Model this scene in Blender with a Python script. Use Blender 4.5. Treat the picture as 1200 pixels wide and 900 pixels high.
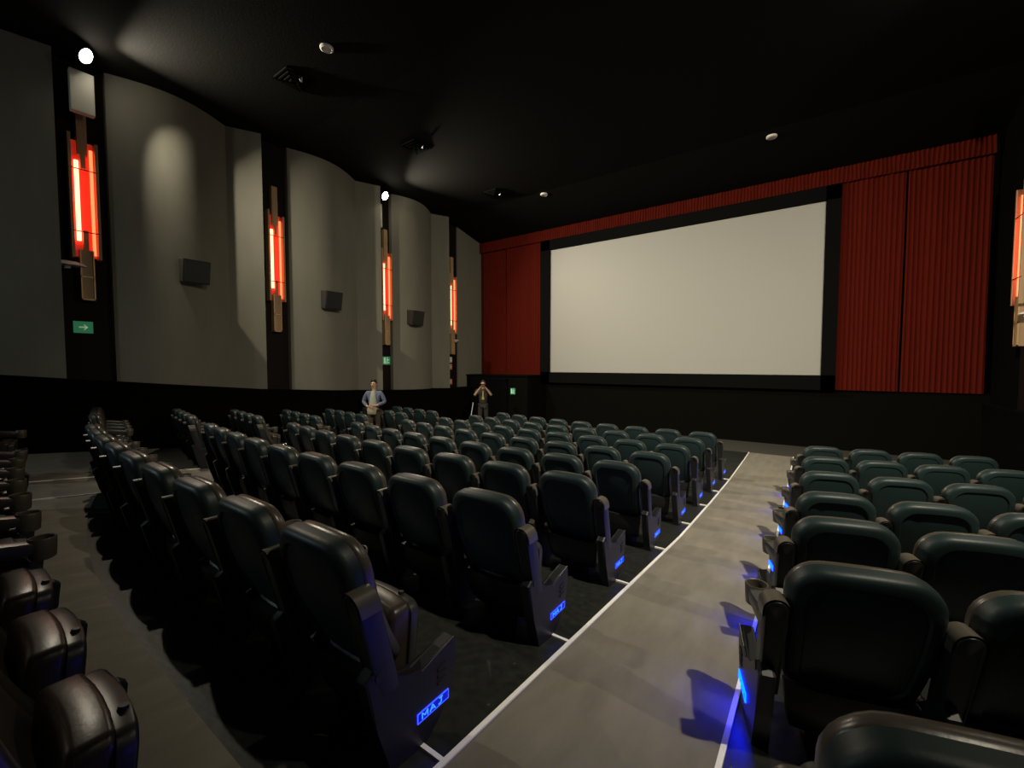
import bpy, bmesh, math, random
from mathutils import Vector, Matrix

# ---------------------------------------------------------------- scale
# all coordinates below are written in "u" (1 u = 0.85 m) and scaled when
# an object is made; the photographer's eye is the origin
S = 0.85
sc = bpy.context.scene
for o in list(bpy.data.objects):
    bpy.data.objects.remove(o)
C = sc.collection
PI = math.pi
rnd = random.Random(4)

# ---------------------------------------------------------------- camera
cd = bpy.data.cameras.new('camera')
cd.sensor_width = 36.0
cd.lens = 36.0 * 500 / 1200
cd.clip_start = 0.03
cam = bpy.data.objects.new('camera', cd)
C.objects.link(cam)
cam.location = (0, 0, 0)
cam.rotation_euler = (math.radians(90 - 2.6), 0, math.radians(35.4))
sc.camera = cam

# ---------------------------------------------------------------- world, exposure
w = bpy.data.worlds.new('world')
sc.world = w
w.use_nodes = True
w.node_tree.nodes['Background'].inputs[0].default_value = (0.8, 0.9, 1, 1)
w.node_tree.nodes['Background'].inputs[1].default_value = 0.0
sc.view_settings.view_transform = 'Standard'
sc.view_settings.look = 'None'
sc.view_settings.gamma = 1
sc.view_settings.use_curve_mapping = False
sc.view_settings.exposure = 0.0

# floodlights high on the side walls: (x, y, z) u, watts, colour
FLOOD_W = 330
FLOOD_COL = (1.0, 0.90, 0.70)
FLOOD_SPREAD = 112
FLOOD_AZ = [-0.95, -0.6, -1.25, -0.7]
FLOODS = [(-12.95, 2.42, 6.62), (-13.35, 10.55, 6.33), (3.3, 2.48, 6.62), (3.3, 10.55, 6.33)]
FLOOD_K = [1.0, 0.8, 1.45, 0.2]
FLOOD_AX = [1.0, 1.0, 0.9, 0.9]
FLOOD_AY = [1.2, 0.35, 1.45, -0.05]   # how far each beam turns towards the screen
BACK_W = 95  # power of the added fill lamp behind the viewer
TUBE_E = 9.0       # red tubes of the wall lamps
BLUE_R = 38.0      # the brighter ones along the right block
BLUE_E = 2.2      # blue row signs


# ================================================================ helpers
def bm_new():
    return bmesh.new()


def obj(name, bm, mats, parent=None, loc=(0, 0, 0), rotz=0, smooth=False, kind=None):
    me = bpy.data.meshes.new(name)
    bmesh.ops.recalc_face_normals(bm, faces=bm.faces[:])
    bm.to_mesh(me)
    bm.free()
    if not isinstance(mats, (list, tuple)):
        mats = [mats]
    for m in mats:
        me.materials.append(m)
    me.transform(Matrix.Scale(S, 4))
    if smooth:
        for p in me.polygons:
            p.use_smooth = True
        me.set_sharp_from_angle(angle=math.radians(smooth if smooth is not True else 40))
    o = bpy.data.objects.new(name, me)
    C.objects.link(o)
    o.location = Vector(loc) * S
    o.rotation_euler = (0, 0, rotz)
    if parent:
        o.parent = parent
    if kind:
        o['kind'] = kind
    return o


def empty(name, loc, rotz=0):
    o = bpy.data.objects.new(name, None)
    C.objects.link(o)
    o.location = Vector(loc) * S
    o.rotation_euler = (0, 0, rotz)
    o.empty_display_size = 0.1
    return o


def tag(o, label, cat, group=None):
    o['label'] = label
    o['category'] = cat
    if group:
        o['group'] = group
    return o


def box(bm, x0, x1, y0, y1, z0, z1, mi=0, bev=0):
    r = bmesh.ops.create_cube(bm, size=1)
    for v in r['verts']:
        v.co = Vector(((x0 + x1) / 2 + v.co.x * (x1 - x0), (y0 + y1) / 2 + v.co.y * (y1 - y0), (z0 + z1) / 2 + v.co.z * (z1 - z0)))
    fs = set(f for v in r['verts'] for f in v.link_faces)
    for f in fs:
        f.material_index = mi
    if bev:
        es = list(set(e for v in r['verts'] for e in v.link_edges))
        rr = bmesh.ops.bevel(bm, geom=es, offset=bev, segments=2, affect='EDGES', profile=0.5)
        for f in rr['faces']:
            f.material_index = mi
    return r


def cyl(bm, p0, p1, r0, r1=None, seg=16, cap=True, mi=0):
    r1 = r0 if r1 is None else r1
    p0, p1 = Vector(p0), Vector(p1)
    d = (p1 - p0).normalized()
    a = d.orthogonal().normalized()
    b = d.cross(a)
    rings = []
    for p, r in ((p0, r0), (p1, r1)):
        rings.append([bm.verts.new(p + (a * math.cos(t) + b * math.sin(t)) * r) for t in [2 * PI * i / seg for i in range(seg)]])
    for i in range(seg):
        f = bm.faces.new((rings[0][i], rings[0][(i + 1) % seg], rings[1][(i + 1) % seg], rings[1][i]))
        f.material_index = mi
    if cap:
        for rg in rings:
            f = bm.faces.new(rg)
            f.material_index = mi
    return rings


def loft(bm, rings, cap0=True, cap1=True, mi=0, closed=True):
    R = [[bm.verts.new(p) for p in ring] for ring in rings]
    n = len(R[0])
    for a, b in zip(R, R[1:]):
        for i in range(n if closed else n - 1):
            f = bm.faces.new((a[i], a[(i + 1) % n], b[(i + 1) % n], b[i]))
            f.material_index = mi
    for flag, ring in ((cap0, R[0]), (cap1, R[-1])):
        if flag and closed:
            c = bm.verts.new(sum((v.co for v in ring), Vector()) / n)
            for i in range(n):
                f = bm.faces.new((ring[i], ring[(i + 1) % n], c))
                f.material_index = mi
    return R


def prism(bm, pts, axis, a0, a1, mi=0, bev=0):
    """extrude a 2D outline along an axis ('x': pts are (y,z); 'y': (x,z); 'z': (x,y))"""
    def P(p, a):
        return {'x': (a, p[0], p[1]), 'y': (p[0], a, p[1]), 'z': (p[0], p[1], a)}[axis]
    A = [bm.verts.new(P(p, a0)) for p in pts]
    B = [bm.verts.new(P(p, a1)) for p in pts]
    fs = [bm.faces.new(A), bm.faces.new(B[::-1])]
    n = len(pts)
    for i in range(n):
        fs.append(bm.faces.new((A[i], A[(i + 1) % n], B[(i + 1) % n], B[i])))
    for f in fs:
        f.material_index = mi
    if bev:
        es = list(set(list(fs[0].edges) + list(fs[1].edges)))
        r = bmesh.ops.bevel(bm, geom=es, offset=bev, segments=2, affect='EDGES', profile=0.5)
        for f in r['faces']:
            f.material_index = mi
    return fs


# ---------------------------------------------------------------- materials
def mat(name, col, rough=0.6, metal=0, spec=0.5, noise=None, bump=None, emis=None, estr=0, coat=0):
    m = bpy.data.materials.new(name)
    m.use_nodes = True
    nt = m.node_tree
    b = nt.nodes['Principled BSDF']
    b.inputs['Base Color'].default_value = (*col, 1)
    b.inputs['Roughness'].default_value = rough
    b.inputs['Metallic'].default_value = metal
    b.inputs['Specular IOR Level'].default_value = spec
    b.inputs['Coat Weight'].default_value = coat
    tc = nt.nodes.new('ShaderNodeTexCoord')
    if noise:
        scale, amt, stretch = noise
        mp = nt.nodes.new('ShaderNodeMapping')
        mp.inputs['Scale'].default_value = stretch
        nt.links.new(tc.outputs['Object'], mp.inputs[0])
        n = nt.nodes.new('ShaderNodeTexNoise')
        n.inputs['Scale'].default_value = scale
        n.inputs['Detail'].default_value = 5
        nt.links.new(mp.outputs[0], n.inputs[0])
        r = nt.nodes.new('ShaderNodeValToRGB')
        r.color_ramp.elements[0].position = 0.3
        r.color_ramp.elements[1].position = 0.7
        r.color_ramp.elements[0].color = (*[c * (1 - amt) for c in col], 1)
        r.color_ramp.elements[1].color = (*[min(1, c * (1 + amt)) for c in col], 1)
        nt.links.new(n.outputs['Fac'], r.inputs[0])
        nt.links.new(r.outputs[0], b.inputs['Base Color'])
    if bump:
        scale, st = bump
        n2 = nt.nodes.new('ShaderNodeTexNoise')
        n2.inputs['Scale'].default_value = scale
        n2.inputs['Detail'].default_value = 4
        nt.links.new(tc.outputs['Object'], n2.inputs[0])
        bp = nt.nodes.new('ShaderNodeBump')
        bp.inputs['Strength'].default_value = st
        bp.inputs['Distance'].default_value = 0.01
        nt.links.new(n2.outputs['Fac'], bp.inputs['Height'])
        nt.links.new(bp.outputs[0], b.inputs['Normal'])
    if emis:
        b.inputs['Emission Color'].default_value = (*emis, 1)
        b.inputs['Emission Strength'].default_value = estr
    return m


M = {}
M['ceiling'] = mat('black ceiling tile', (0.0025, 0.0022, 0.0015), 0.9, spec=0.12, bump=(30, 0.3))
M['wall'] = mat('grey wall fabric', (0.155, 0.148, 0.116), 0.85, noise=(3, 0.06, (1, 1, 0.3)), bump=(120, 0.15))
M['wainscot'] = mat('black carpeted wainscot', (0.002, 0.0015, 0.001), 0.95, spec=0.06, noise=(40, 0.3, (1, 1, 1)))
M['column'] = mat('dark maroon column', (0.006, 0.002, 0.0015), 0.7, spec=0.2, noise=(6, 0.25, (1, 1, 0.1)))
M['floor'] = mat('dark speckled floor', (0.016, 0.018, 0.016), 0.42, noise=(18, 0.35, (1, 1, 1)), bump=(30, 0.1))
M['frontfloor'] = mat('brown black carpet', (0.035, 0.032, 0.024), 0.85, noise=(20, 0.2, (1, 1, 1)))
M['carpet'] = mat('grey aisle carpet', (0.19, 0.176, 0.143), 0.9, spec=0.2, noise=(9, 0.12, (1, 0.25, 1)), bump=(150, 0.25))
M['strip'] = mat('white edge strip', (0.95, 0.94, 0.88), 0.3)
M['stage'] = mat('black front wall', (0.0022, 0.002, 0.001), 0.95, spec=0.08)
M['curtain'] = mat('red pleated curtain', (0.078, 0.006, 0.002), 0.9, spec=0.1, noise=(14, 0.15, (6, 6, 0.15)))
M['masking'] = mat('black screen masking', (0.003, 0.003, 0.003), 0.95, spec=0.08)
M['screen'] = mat('white cinema screen', (0.34, 0.335, 0.31), 0.5, spec=0.3)
M['shell'] = mat('black moulded plastic', (0.012, 0.024, 0.025), 0.46, spec=0.32, bump=(90, 0.05))
M['leather'] = mat('black leather', (0.062, 0.053, 0.042), 0.30, bump=(60, 0.05))
M['brown_leather'] = mat('dark brown leather', (0.040, 0.030, 0.023), 0.33, bump=(60, 0.05))
M['arm'] = mat('grey black armrest plastic', (0.030, 0.031, 0.030), 0.36)
M['cup'] = mat('grey cup holder plastic', (0.085, 0.076, 0.060), 0.36)
M['post'] = mat('dark armrest post plastic', (0.010, 0.011, 0.011), 0.45)
M['black'] = mat('black frame metal', (0.012, 0.012, 0.012), 0.5)
M['endpanel'] = mat('black end panel plastic', (0.008, 0.008, 0.011), 0.42)
M['chrome'] = mat('bright metal', (0.5, 0.5, 0.48), 0.25, metal=1)
M['blue'] = mat('blue lit sign', (0, 0.01, 0.2), 0.4, emis=(0.0, 0.004, 0.40), estr=1.0)
M['blueframe'] = mat('blue lit sign border', (0, 0.02, 0.3), 0.4, emis=(0.03, 0.06, 1.0), estr=BLUE_E)
M['blueletter'] = mat('pale blue letters', (0, 0.1, 0.5), 0.4, emis=(0.02, 0.17, 1.0), estr=BLUE_E)
for q_, c_ in (('blue', 1), ('blueframe', 1.6), ('blueletter', 1.6)):
    m_ = M[q_].copy(); m_.name = M[q_].name + ' strong'
    m_.node_tree.nodes['Principled BSDF'].inputs['Emission Strength'].default_value = BLUE_R * c_
    m_.node_tree.nodes['Principled BSDF'].inputs['Emission Color'].default_value = (0.0, 0.006 * c_, 1.0, 1)
    M[q_ + '_r'] = m_
M['brass'] = mat('brushed brass', (0.55, 0.36, 0.18), 0.42, metal=0.5, noise=(8, 0.15, (1, 1, 0.1)))
M['wood'] = mat('pale wood fin', (0.36, 0.23, 0.12), 0.5, noise=(9, 0.2, (1, 1, 0.1)))
M['redpanel'] = mat('red acrylic panel', (0.55, 0.05, 0.03), 0.4, emis=(1.0, 0.05, 0.02), estr=0.2)
M['tube'] = mat('red neon tube', (0.9, 0.3, 0.2), 0.3, emis=(1.0, 0.16, 0.08), estr=TUBE_E)
M['tube2'] = mat('orange neon tube', (0.9, 0.3, 0.2), 0.3, emis=(1.0, 0.12, 0.04), estr=TUBE_E * 0.35)
M['lamp'] = mat('floodlight lens', (1, 1, 1), 0.3, emis=(1, 0.9, 0.72), estr=60)
M['housing'] = mat('pale lamp housing', (0.45, 0.44, 0.38), 0.6)
M['speaker'] = mat('black speaker cloth', (0.012, 0.011, 0.009), 0.8, bump=(80, 0.3))
M['white'] = mat('white plastic', (0.75, 0.74, 0.70), 0.45)
M['green'] = mat('green exit sign', (0.03, 0.22, 0.10), 0.5, emis=(0.05, 0.35, 0.15), estr=0.22)
M['signwhite'] = mat('pale sign pictogram', (0.5, 0.7, 0.5), 0.5, emis=(0.5, 0.8, 0.5), estr=0.25)
M['paper'] = mat('pale notice paper', (0.55, 0.48, 0.42), 0.7)
M['redpaper'] = mat('red notice paper', (0.5, 0.12, 0.09), 0.7)
M['skin'] = mat('skin', (0.50, 0.29, 0.20), 0.55)
M['hair'] = mat('dark hair', (0.02, 0.013, 0.009), 0.6)
M['jacket'] = mat('blue grey jacket cloth', (0.10, 0.12, 0.19), 0.8)
M['tee'] = mat('pale tee cloth', (0.30, 0.32, 0.27), 0.85)
M['khaki'] = mat('khaki bag cloth', (0.32, 0.27, 0.19), 0.8)
M['trousers'] = mat('brown trouser cloth', (0.06, 0.04, 0.025), 0.85)
M['darkshirt'] = mat('charcoal shirt cloth', (0.02, 0.019, 0.016), 0.85)
M['phone'] = mat('black phone glass', (0.01, 0.01, 0.012), 0.2)
M['lanyard'] = mat('mustard lanyard cloth', (0.42, 0.30, 0.08), 0.7)

# dark floor gets pale flecks of its own
nt = M['floor'].node_tree
vz = nt.nodes.new('ShaderNodeTexVoronoi'); vz.inputs['Scale'].default_value = 9
vr = nt.nodes.new('ShaderNodeValToRGB')
vr.color_ramp.elements[0].position = 0.0; vr.color_ramp.elements[0].color = (1, 1, 1, 1)
vr.color_ramp.elements[1].position = 0.09; vr.color_ramp.elements[1].color = (0, 0, 0, 1)
mx = nt.nodes.new('ShaderNodeMix'); mx.data_type = 'RGBA'
src = nt.nodes['Principled BSDF'].inputs['Base Color'].links[0].from_socket
tcn = [n for n in nt.nodes if n.type == 'TEX_COORD'][0]
nt.links.new(tcn.outputs['Object'], vz.inputs[0])
nt.links.new(vz.outputs['Distance'], vr.inputs[0])
nt.links.new(vr.outputs[0], mx.inputs[0])
nt.links.new(src, mx.inputs[6])
mx.inputs[7].default_value = (0.09, 0.09, 0.08, 1)
nt.links.new(mx.outputs[2], nt.nodes['Principled BSDF'].inputs['Base Color'])

# ---------------------------------------------------------------- floor profile
FP = [(-6, -1.62), (-0.6, -1.70), (0, -1.75), (3, -2.07), (6.1, -2.39), (8.5, -2.54), (10.8, -2.65), (14, -2.72), (20, -2.72)]


def flo(y):
    for (a, b), (c, d) in zip(FP, FP[1:]):
        if y <= c:
            return b + (d - b) * (y - a) / (c - a)
    return FP[-1][1]


def ceil_z(y):
    if y < 7:
        return 6.85
    if y < 14.3:
        return 6.85 - 0.22 * (y - 7) / 7.3
    return 6.63 - 0.58 * (y - 14.3) / 2.7


XL, XR, YB, YF = -14.0, 3.95, -5.5, 17.0
MIDX = (XL + XR) / 2
COLS = [(2.02, 2.88), (6.29, 7.12), (10.55, 11.2), (14.26, 15.1)]   # wall columns (y ranges)


def ramp_sheet(bm, x0, x1, ys, dz, th=0.0, xf=None, mi=0):
    """a sheet lying on the raked floor"""
    rows = []
    for y in ys:
        a, b = (x0, x1) if xf is None else xf(y)
        rows.append([bm.verts.new((a, y, flo(y) + dz)), bm.verts.new((b, y, flo(y) + dz)),
                     bm.verts.new((b, y, flo(y) + dz - th)), bm.verts.new((a, y, flo(y) + dz - th))])
    for p, q in zip(rows, rows[1:]):
        for i in range(4):
            f = bm.faces.new((p[i], p[(i + 1) % 4], q[(i + 1) % 4], q[i]))
            f.material_index = mi
    for r in (rows[0], rows[-1]):
        bm.faces.new(r).material_index = mi


def lin(a, b, n):
    return [a + (b - a) * i / n for i in range(n + 1)]


YS = sorted(set([YB - 0.3] + [y for y, _ in FP if YB < y < YF] + lin(0, 17.4, 29)))
bm = bm_new()
ramp_sheet(bm, XL - 0.3, XR + 0.3, YS, 0, 0.25)
obj('floor', bm, M['floor'], kind='structure')


# aisle edges drift a little to the left towards the screen
def aisle_r(y):
    k = -0.016 * y
    return (-1.365 + k, -0.315 + k * 0.6)


def aisle_l(y):
    return (-10.02, -8.58)


bm = bm_new(); ramp_sheet(bm, 0, 0, lin(0.78, 14.9, 24), 0.012, 0.03, aisle_r)
obj('floor_aisle_right', bm, M['carpet'], kind='structure')
bm = bm_new(); ramp_sheet(bm, 0, 0, lin(0.86, 14.9, 24), 0.012, 0.03, aisle_l)
obj('floor_aisle_left', bm, M['carpet'], kind='structure')


# cross aisle between the back row and the three blocks, bowed like the rows
def cross(bm):
    xs = lin(XL, 3.9, 60)
    top = []
    for x in xs:
        t = max(0, -3.5 - x)
        y1 = 0.80 + 0.028 * t * t
        y0 = -0.55
        top.append([bm.verts.new((x, y0, flo(y0) + 0.011)), bm.verts.new((x, 0.0, flo(0) + 0.011)), bm.verts.new((x, y1, flo(y1) + 0.011))])
    for a, b in zip(top, top[1:]):
        for i in range(2):
            bm.faces.new((a[i], b[i], b[i + 1], a[i + 1]))


bm = bm_new(); cross(bm)
obj('floor_cross_aisle', bm, M['carpet'], kind='structure')
bm = bm_new(); ramp_sheet(bm, XL, XR, lin(14.9, 17.0, 3), 0.010, 0.03)
obj('floor_front', bm, M['frontfloor'], kind='structure')


# white edge strips and the short row ticks
def strip_obj(n, fx, y0, y1, wdt=0.028):
    bm = bm_new()
    ramp_sheet(bm, 0, 0, lin(y0, y1, 24), 0.022, 0.02, lambda y: (fx(y) - wdt / 2, fx(y) + wdt / 2))
    obj('trim_%d' % n, bm, M['strip'], kind='structure')


strip_obj(1, lambda y: aisle_r(y)[0], 0.78, 14.9)
strip_obj(2, lambda y: aisle_r(y)[1], 0.78, 14.9)
strip_obj(3, lambda y: aisle_l(y)[0], 0.86, 14.9)
strip_obj(4, lambda y: aisle_l(y)[1], 0.86, 14.9)
STUB = [1.40, 2.72, 4.03, 5.37, 6.78, 8.12, 9.42, 10.82]
tn = 5
for s in STUB:
    bm = bm_new()
    k = -0.016 * s
    prism(bm, [(-1.54 + k, s - 0.012), (-1.38 + k, s - 0.012), (-1.38 + k, s + 0.012), (-1.54 + k, s + 0.012)], 'z', flo(s) + 0.001, flo(s) + 0.016)
    obj('trim_%d' % tn, bm, M['strip'], kind='structure')
    tn += 1

# ---------------------------------------------------------------- ceiling and shell walls
bm = bm_new()
ys = [YB - 0.3, 0, 7, 14.3, 17.4]
rows = [[bm.verts.new((XL - 0.4, y, ceil_z(y))), bm.verts.new((XR + 0.4, y, ceil_z(y))), bm.verts.new((XR + 0.4, y, ceil_z(y) + 0.3)), bm.verts.new((XL - 0.4, y, ceil_z(y) + 0.3))] for y in ys]
for p, q in zip(rows, rows[1:]):
    for i in range(4):
        bm.faces.new((p[i], p[(i + 1) % 4], q[(i + 1) % 4], q[i]))
bm.faces.new(rows[0]); bm.faces.new(rows[-1])
obj('ceiling', bm, M['ceiling'], kind='structure')

bm = bm_new(); box(bm, XL - 0.4, XR + 0.4, YB - 0.5, YB - 0.2, -2.2, 7.2)
obj('wall_back', bm, M['wainscot'], kind='structure')


def side_wall(name, sgn, X, ncol):
    """scalloped fabric panels between flush columns; sgn=+1: room is towards +x"""
    def px(d):
        return X + sgn * d
    prof = []
    blackfrom = 99
    edges = [YB - 0.3] + [v for c in COLS for v in c] + [YF + 0.2]
    # plan profile of the whole wall face
    for i in range(0, len(edges), 2):
        a, b = edges[i], edges[i + 1]
        last = (i == len(edges) - 2)
        prof.append((px(0), a))
        L = b - a
        if last and sgn < 0:
            blackfrom = a
        if last:
            prof.append((px(0.10), a)); prof.append((px(0.05), b))
            continue
        for t in lin(0, 0.76, 14):
            u = t / 0.76
            d = (0.0 + 0.20 * (1 - u) + 0.40 * math.sin(u * PI)) * (1 if sgn > 0 else 0.35)
            prof.append((px(d), a + L * t))
        prof.append((px(0.40 if sgn > 0 else 0.03), b - 0.02))
        prof.append((px(0), b))
    bm = bm_new()
    lo = [bm.verts.new((x, y, flo(y) + 1.5)) for x, y in prof]
    hi = [bm.verts.new((x, y, ceil_z(y) + 0.02)) for x, y in prof]
    for i in range(len(prof) - 1):
        f = bm.faces.new((lo[i], lo[i + 1], hi[i + 1], hi[i]))
        if abs(prof[i][0] - X) < 1e-6 and abs(prof[i + 1][0] - X) < 1e-6:
            f.material_index = 1
        elif prof[i][1] >= blackfrom - 1e-6:
            f.material_index = 2
    # solid back so the wall has real thickness
    bx0, bx1 = sorted((X - sgn * 0.35, X - sgn * 0.01))
    box(bm, bx0, bx1, YB - 0.3, YF + 0.3, -3.0, 7.0, mi=0)
    obj(name, bm, [M['wall'], M['column'], M['wainscot']], kind='structure', smooth=8)
    # columns: flush maroon pilasters
    for k, (a, b) in enumerate(COLS):
        bm = bm_new()
        x0, x1 = sorted((px(-0.02), px(0.04)))
        box(bm, x0, x1, a + 0.005, b - 0.005, flo(b) + 1.5, ceil_z(b))
        obj('trim_%d' % (ncol + k), bm, M['column'], kind='structure')
    # wainscot with a small cap, following the rake
    bm = bm_new()
    yy = lin(YB - 0.3, YF, 40)
    d0 = 0.56 if sgn > 0 else 0.20
    R = []
    for y in yy:
        z = flo(y)
        R.append([(px(0), y, z - 0.05), (px(d0 - 0.03), y, z - 0.05), (px(d0 - 0.03), y, z + 1.60), (px(d0), y, z + 1.60), (px(d0), y, z + 1.655), (px(0), y, z + 1.655)])
    loft(bm, R)
    obj('wall_%s_wainscot' % name.split('_')[1], bm, M['wainscot'], kind='structure')


side_wall('wall_left', 1, XL, 20)
side_wall('wall_right', -1, XR, 30)

# ---------------------------------------------------------------- front wall
bm = bm_new(); box(bm, XL - 0.3, XR + 0.3, YF + 0.15, YF + 0.4, -3, 7)
obj('wall_front', bm, M['stage'], kind='structure')
bm = bm_new(); box(bm, XL, XR, YF - 0.02, YF + 0.16, -2.8, -0.80)
obj('wall_front_lower', bm, M['stage'], kind='structure')
bm = bm_new()
box(bm, -13.95, -10.35, 15.75, YF - 0.03, -2.75, -0.50)
box(bm, -13.98, -10.3, 15.70, YF - 0.03, -0.53, -0.47)
obj('wall_vestibule', bm, M['stage'], kind='structure')
# doorway panel of the vestibule
bm = bm_new()
box(bm, -12.9, -11.5, 15.70, 15.745, -2.70, -0.75)
box(bm, -12.97, -12.90, 15.68, 15.745, -2.70, -0.68)
box(bm, -11.5, -11.43, 15.68, 15.745, -2.70, -0.68)
box(bm, -12.97, -11.43, 15.68, 15.745, -0.75, -0.68)
obj('door_1', bm, M['wainscot'], kind='structure')


def curtain(name, x0, x1, z0, z1, y, label, pleat=0.115, amp=0.045, seams=(), hem=True):
    bm = bm_new()
    n = int((x1 - x0) / pleat * 8)
    top, bot = [], []
    pts = []
    for i in range(n + 1):
        x = x0 + (x1 - x0) * i / n
        ph = 2 * PI * (x - x0) / pleat
        yy = y - amp * (0.5 + 0.5 * math.sin(ph)) - 0.012 * math.sin(ph * 0.21 + 1)
        for sx in seams:
            if abs(x - sx) < 0.05:
                yy = y + 0.03
        pts.append((x, yy))
    nz = 3
    G = [[bm.verts.new((px_ + 0.01 * math.sin(px_ * 9 + k), py_, z0 + (z1 - z0) * k / nz)) for px_, py_ in pts] for k in range(nz + 1)]
    for a, b in zip(G, G[1:]):
        for i in range(n):
            bm.faces.new((a[i], a[i + 1], b[i + 1], b[i]))
    # back sheet closes the cloth
    bk = [bm.verts.new((px_, y + 0.05, z)) for z in (z0, z1) for px_ in (x0, x1)]
    bm.faces.new((bk[0], bk[1], bk[3], bk[2]))
    o = obj(name, bm, M['curtain'], smooth=60)
    tag(o, label, 'curtain', 'red curtains around the screen')
    return o


curtain('curtain', -13.9, -12.35, -0.60, 5.62, 16.93, 'narrow dark red pleated curtain in the far left corner of the front wall')
curtain('curtain', -12.30, -10.32, -0.60, 5.62, 16.90, 'red pleated curtain directly left of the white screen')
curtain('curtain', 0.52, 2.0, -0.80, 5.60, 16.90, 'red pleated curtain directly right of the white screen')
curtain('curtain', 2.05, 3.75, -0.80, 5.60, 16.93, 'dim dark red pleated curtain beside the right wall')
cv = curtain('curtain_valance', -13.9, 3.75, 5.58, 6.06, 16.80, 'long red pleated valance running above the black screen border', pleat=0.10)

# screen and its black masking frame
t = empty('cinema_screen', (-4.86, 16.9, -0.36))
tag(t, 'large white cinema screen with a wide black border on the front wall', 'screen')
bm = bm_new()
box(bm, -5.02, 5.02, -0.03, 0.03, 0.0, 5.53)
obj('screen_surface', bm, M['screen'], t)
bm = bm_new()
for a in ((-5.46, -5.0, -0.45, 5.95), (5.0, 5.38, -0.45, 5.95)):
    box(bm, a[0], a[1], -0.12, 0.06, a[2], a[3])
box(bm, -5.46, 5.38, -0.12, 0.06, 5.5, 5.95)
box(bm, -5.46, 5.38, -0.12, 0.06, -0.45, 0.02)
obj('screen_border', bm, M['masking'], t)


# ---------------------------------------------------------------- floodlights
def aim(o, d):
    o.rotation_euler = Vector(d).to_track_quat('-Z', 'Y').to_euler()


FL = ['blazing floodlight high on the nearest left wall column', 'blazing floodlight high on the third left wall column',
      'floodlight high on the right wall near the viewer', 'floodlight high on the right wall column above the right seats']
for i, (x, y, z) in enumerate(FLOODS):
    sg = 1 if x < MIDX else -1
    t = empty('floodlight', (x, y, z))
    tag(t, FL[i], 'light', 'wall floodlights')
    bm = bm_new()
    wx0, wx1 = sorted((-sg * 0.58, -sg * 0.42))
    box(bm, wx0, wx1, -0.20, 0.20, -1.05, -0.15, bev=0.02)
    obj('housing', bm, M['housing'], t)
    bm = bm_new()
    d = Vector((sg * FLOOD_AX[i], FLOOD_AY[i], FLOOD_AZ[i])).normalized()
    cyl(bm, (-sg * 0.60, 0, 0), tuple(d * -0.02), 0.03, 0.03, 10)
    cyl(bm, tuple(d * -0.12), tuple(d * 0.0), 0.07, 0.165, 18)
    obj('lamp_head', bm, M['black'], t, smooth=True)
    bm = bm_new()
    rings = []
    a = d.orthogonal().normalized(); b_ = d.cross(a)
    for k, (dn, rr) in enumerate(((0.0, 0.15), (0.02, 0.14), (0.045, 0.09), (0.055, 0.02))):
        rings.append([d * dn + (a * math.cos(q) + b_ * math.sin(q)) * rr for q in lin(0, 2 * PI, 16)[:-1]])
    loft(bm, rings)
    obj('lens', bm, M['lamp'], t, smooth=True)
    ld = bpy.data.lights.new('floodlight_beam', 'AREA')
    ld.shape = 'DISK'; ld.size = 0.16
    ld.energy = FLOOD_W * FLOOD_K[i]; ld.spread = math.radians(FLOOD_SPREAD); ld.color = FLOOD_COL
    lo = bpy.data.objects.new('floodlight_beam', ld); C.objects.link(lo)
    lo.parent = t
    lo.location = d * 0.075 * S
    aim(lo, d)


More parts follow.
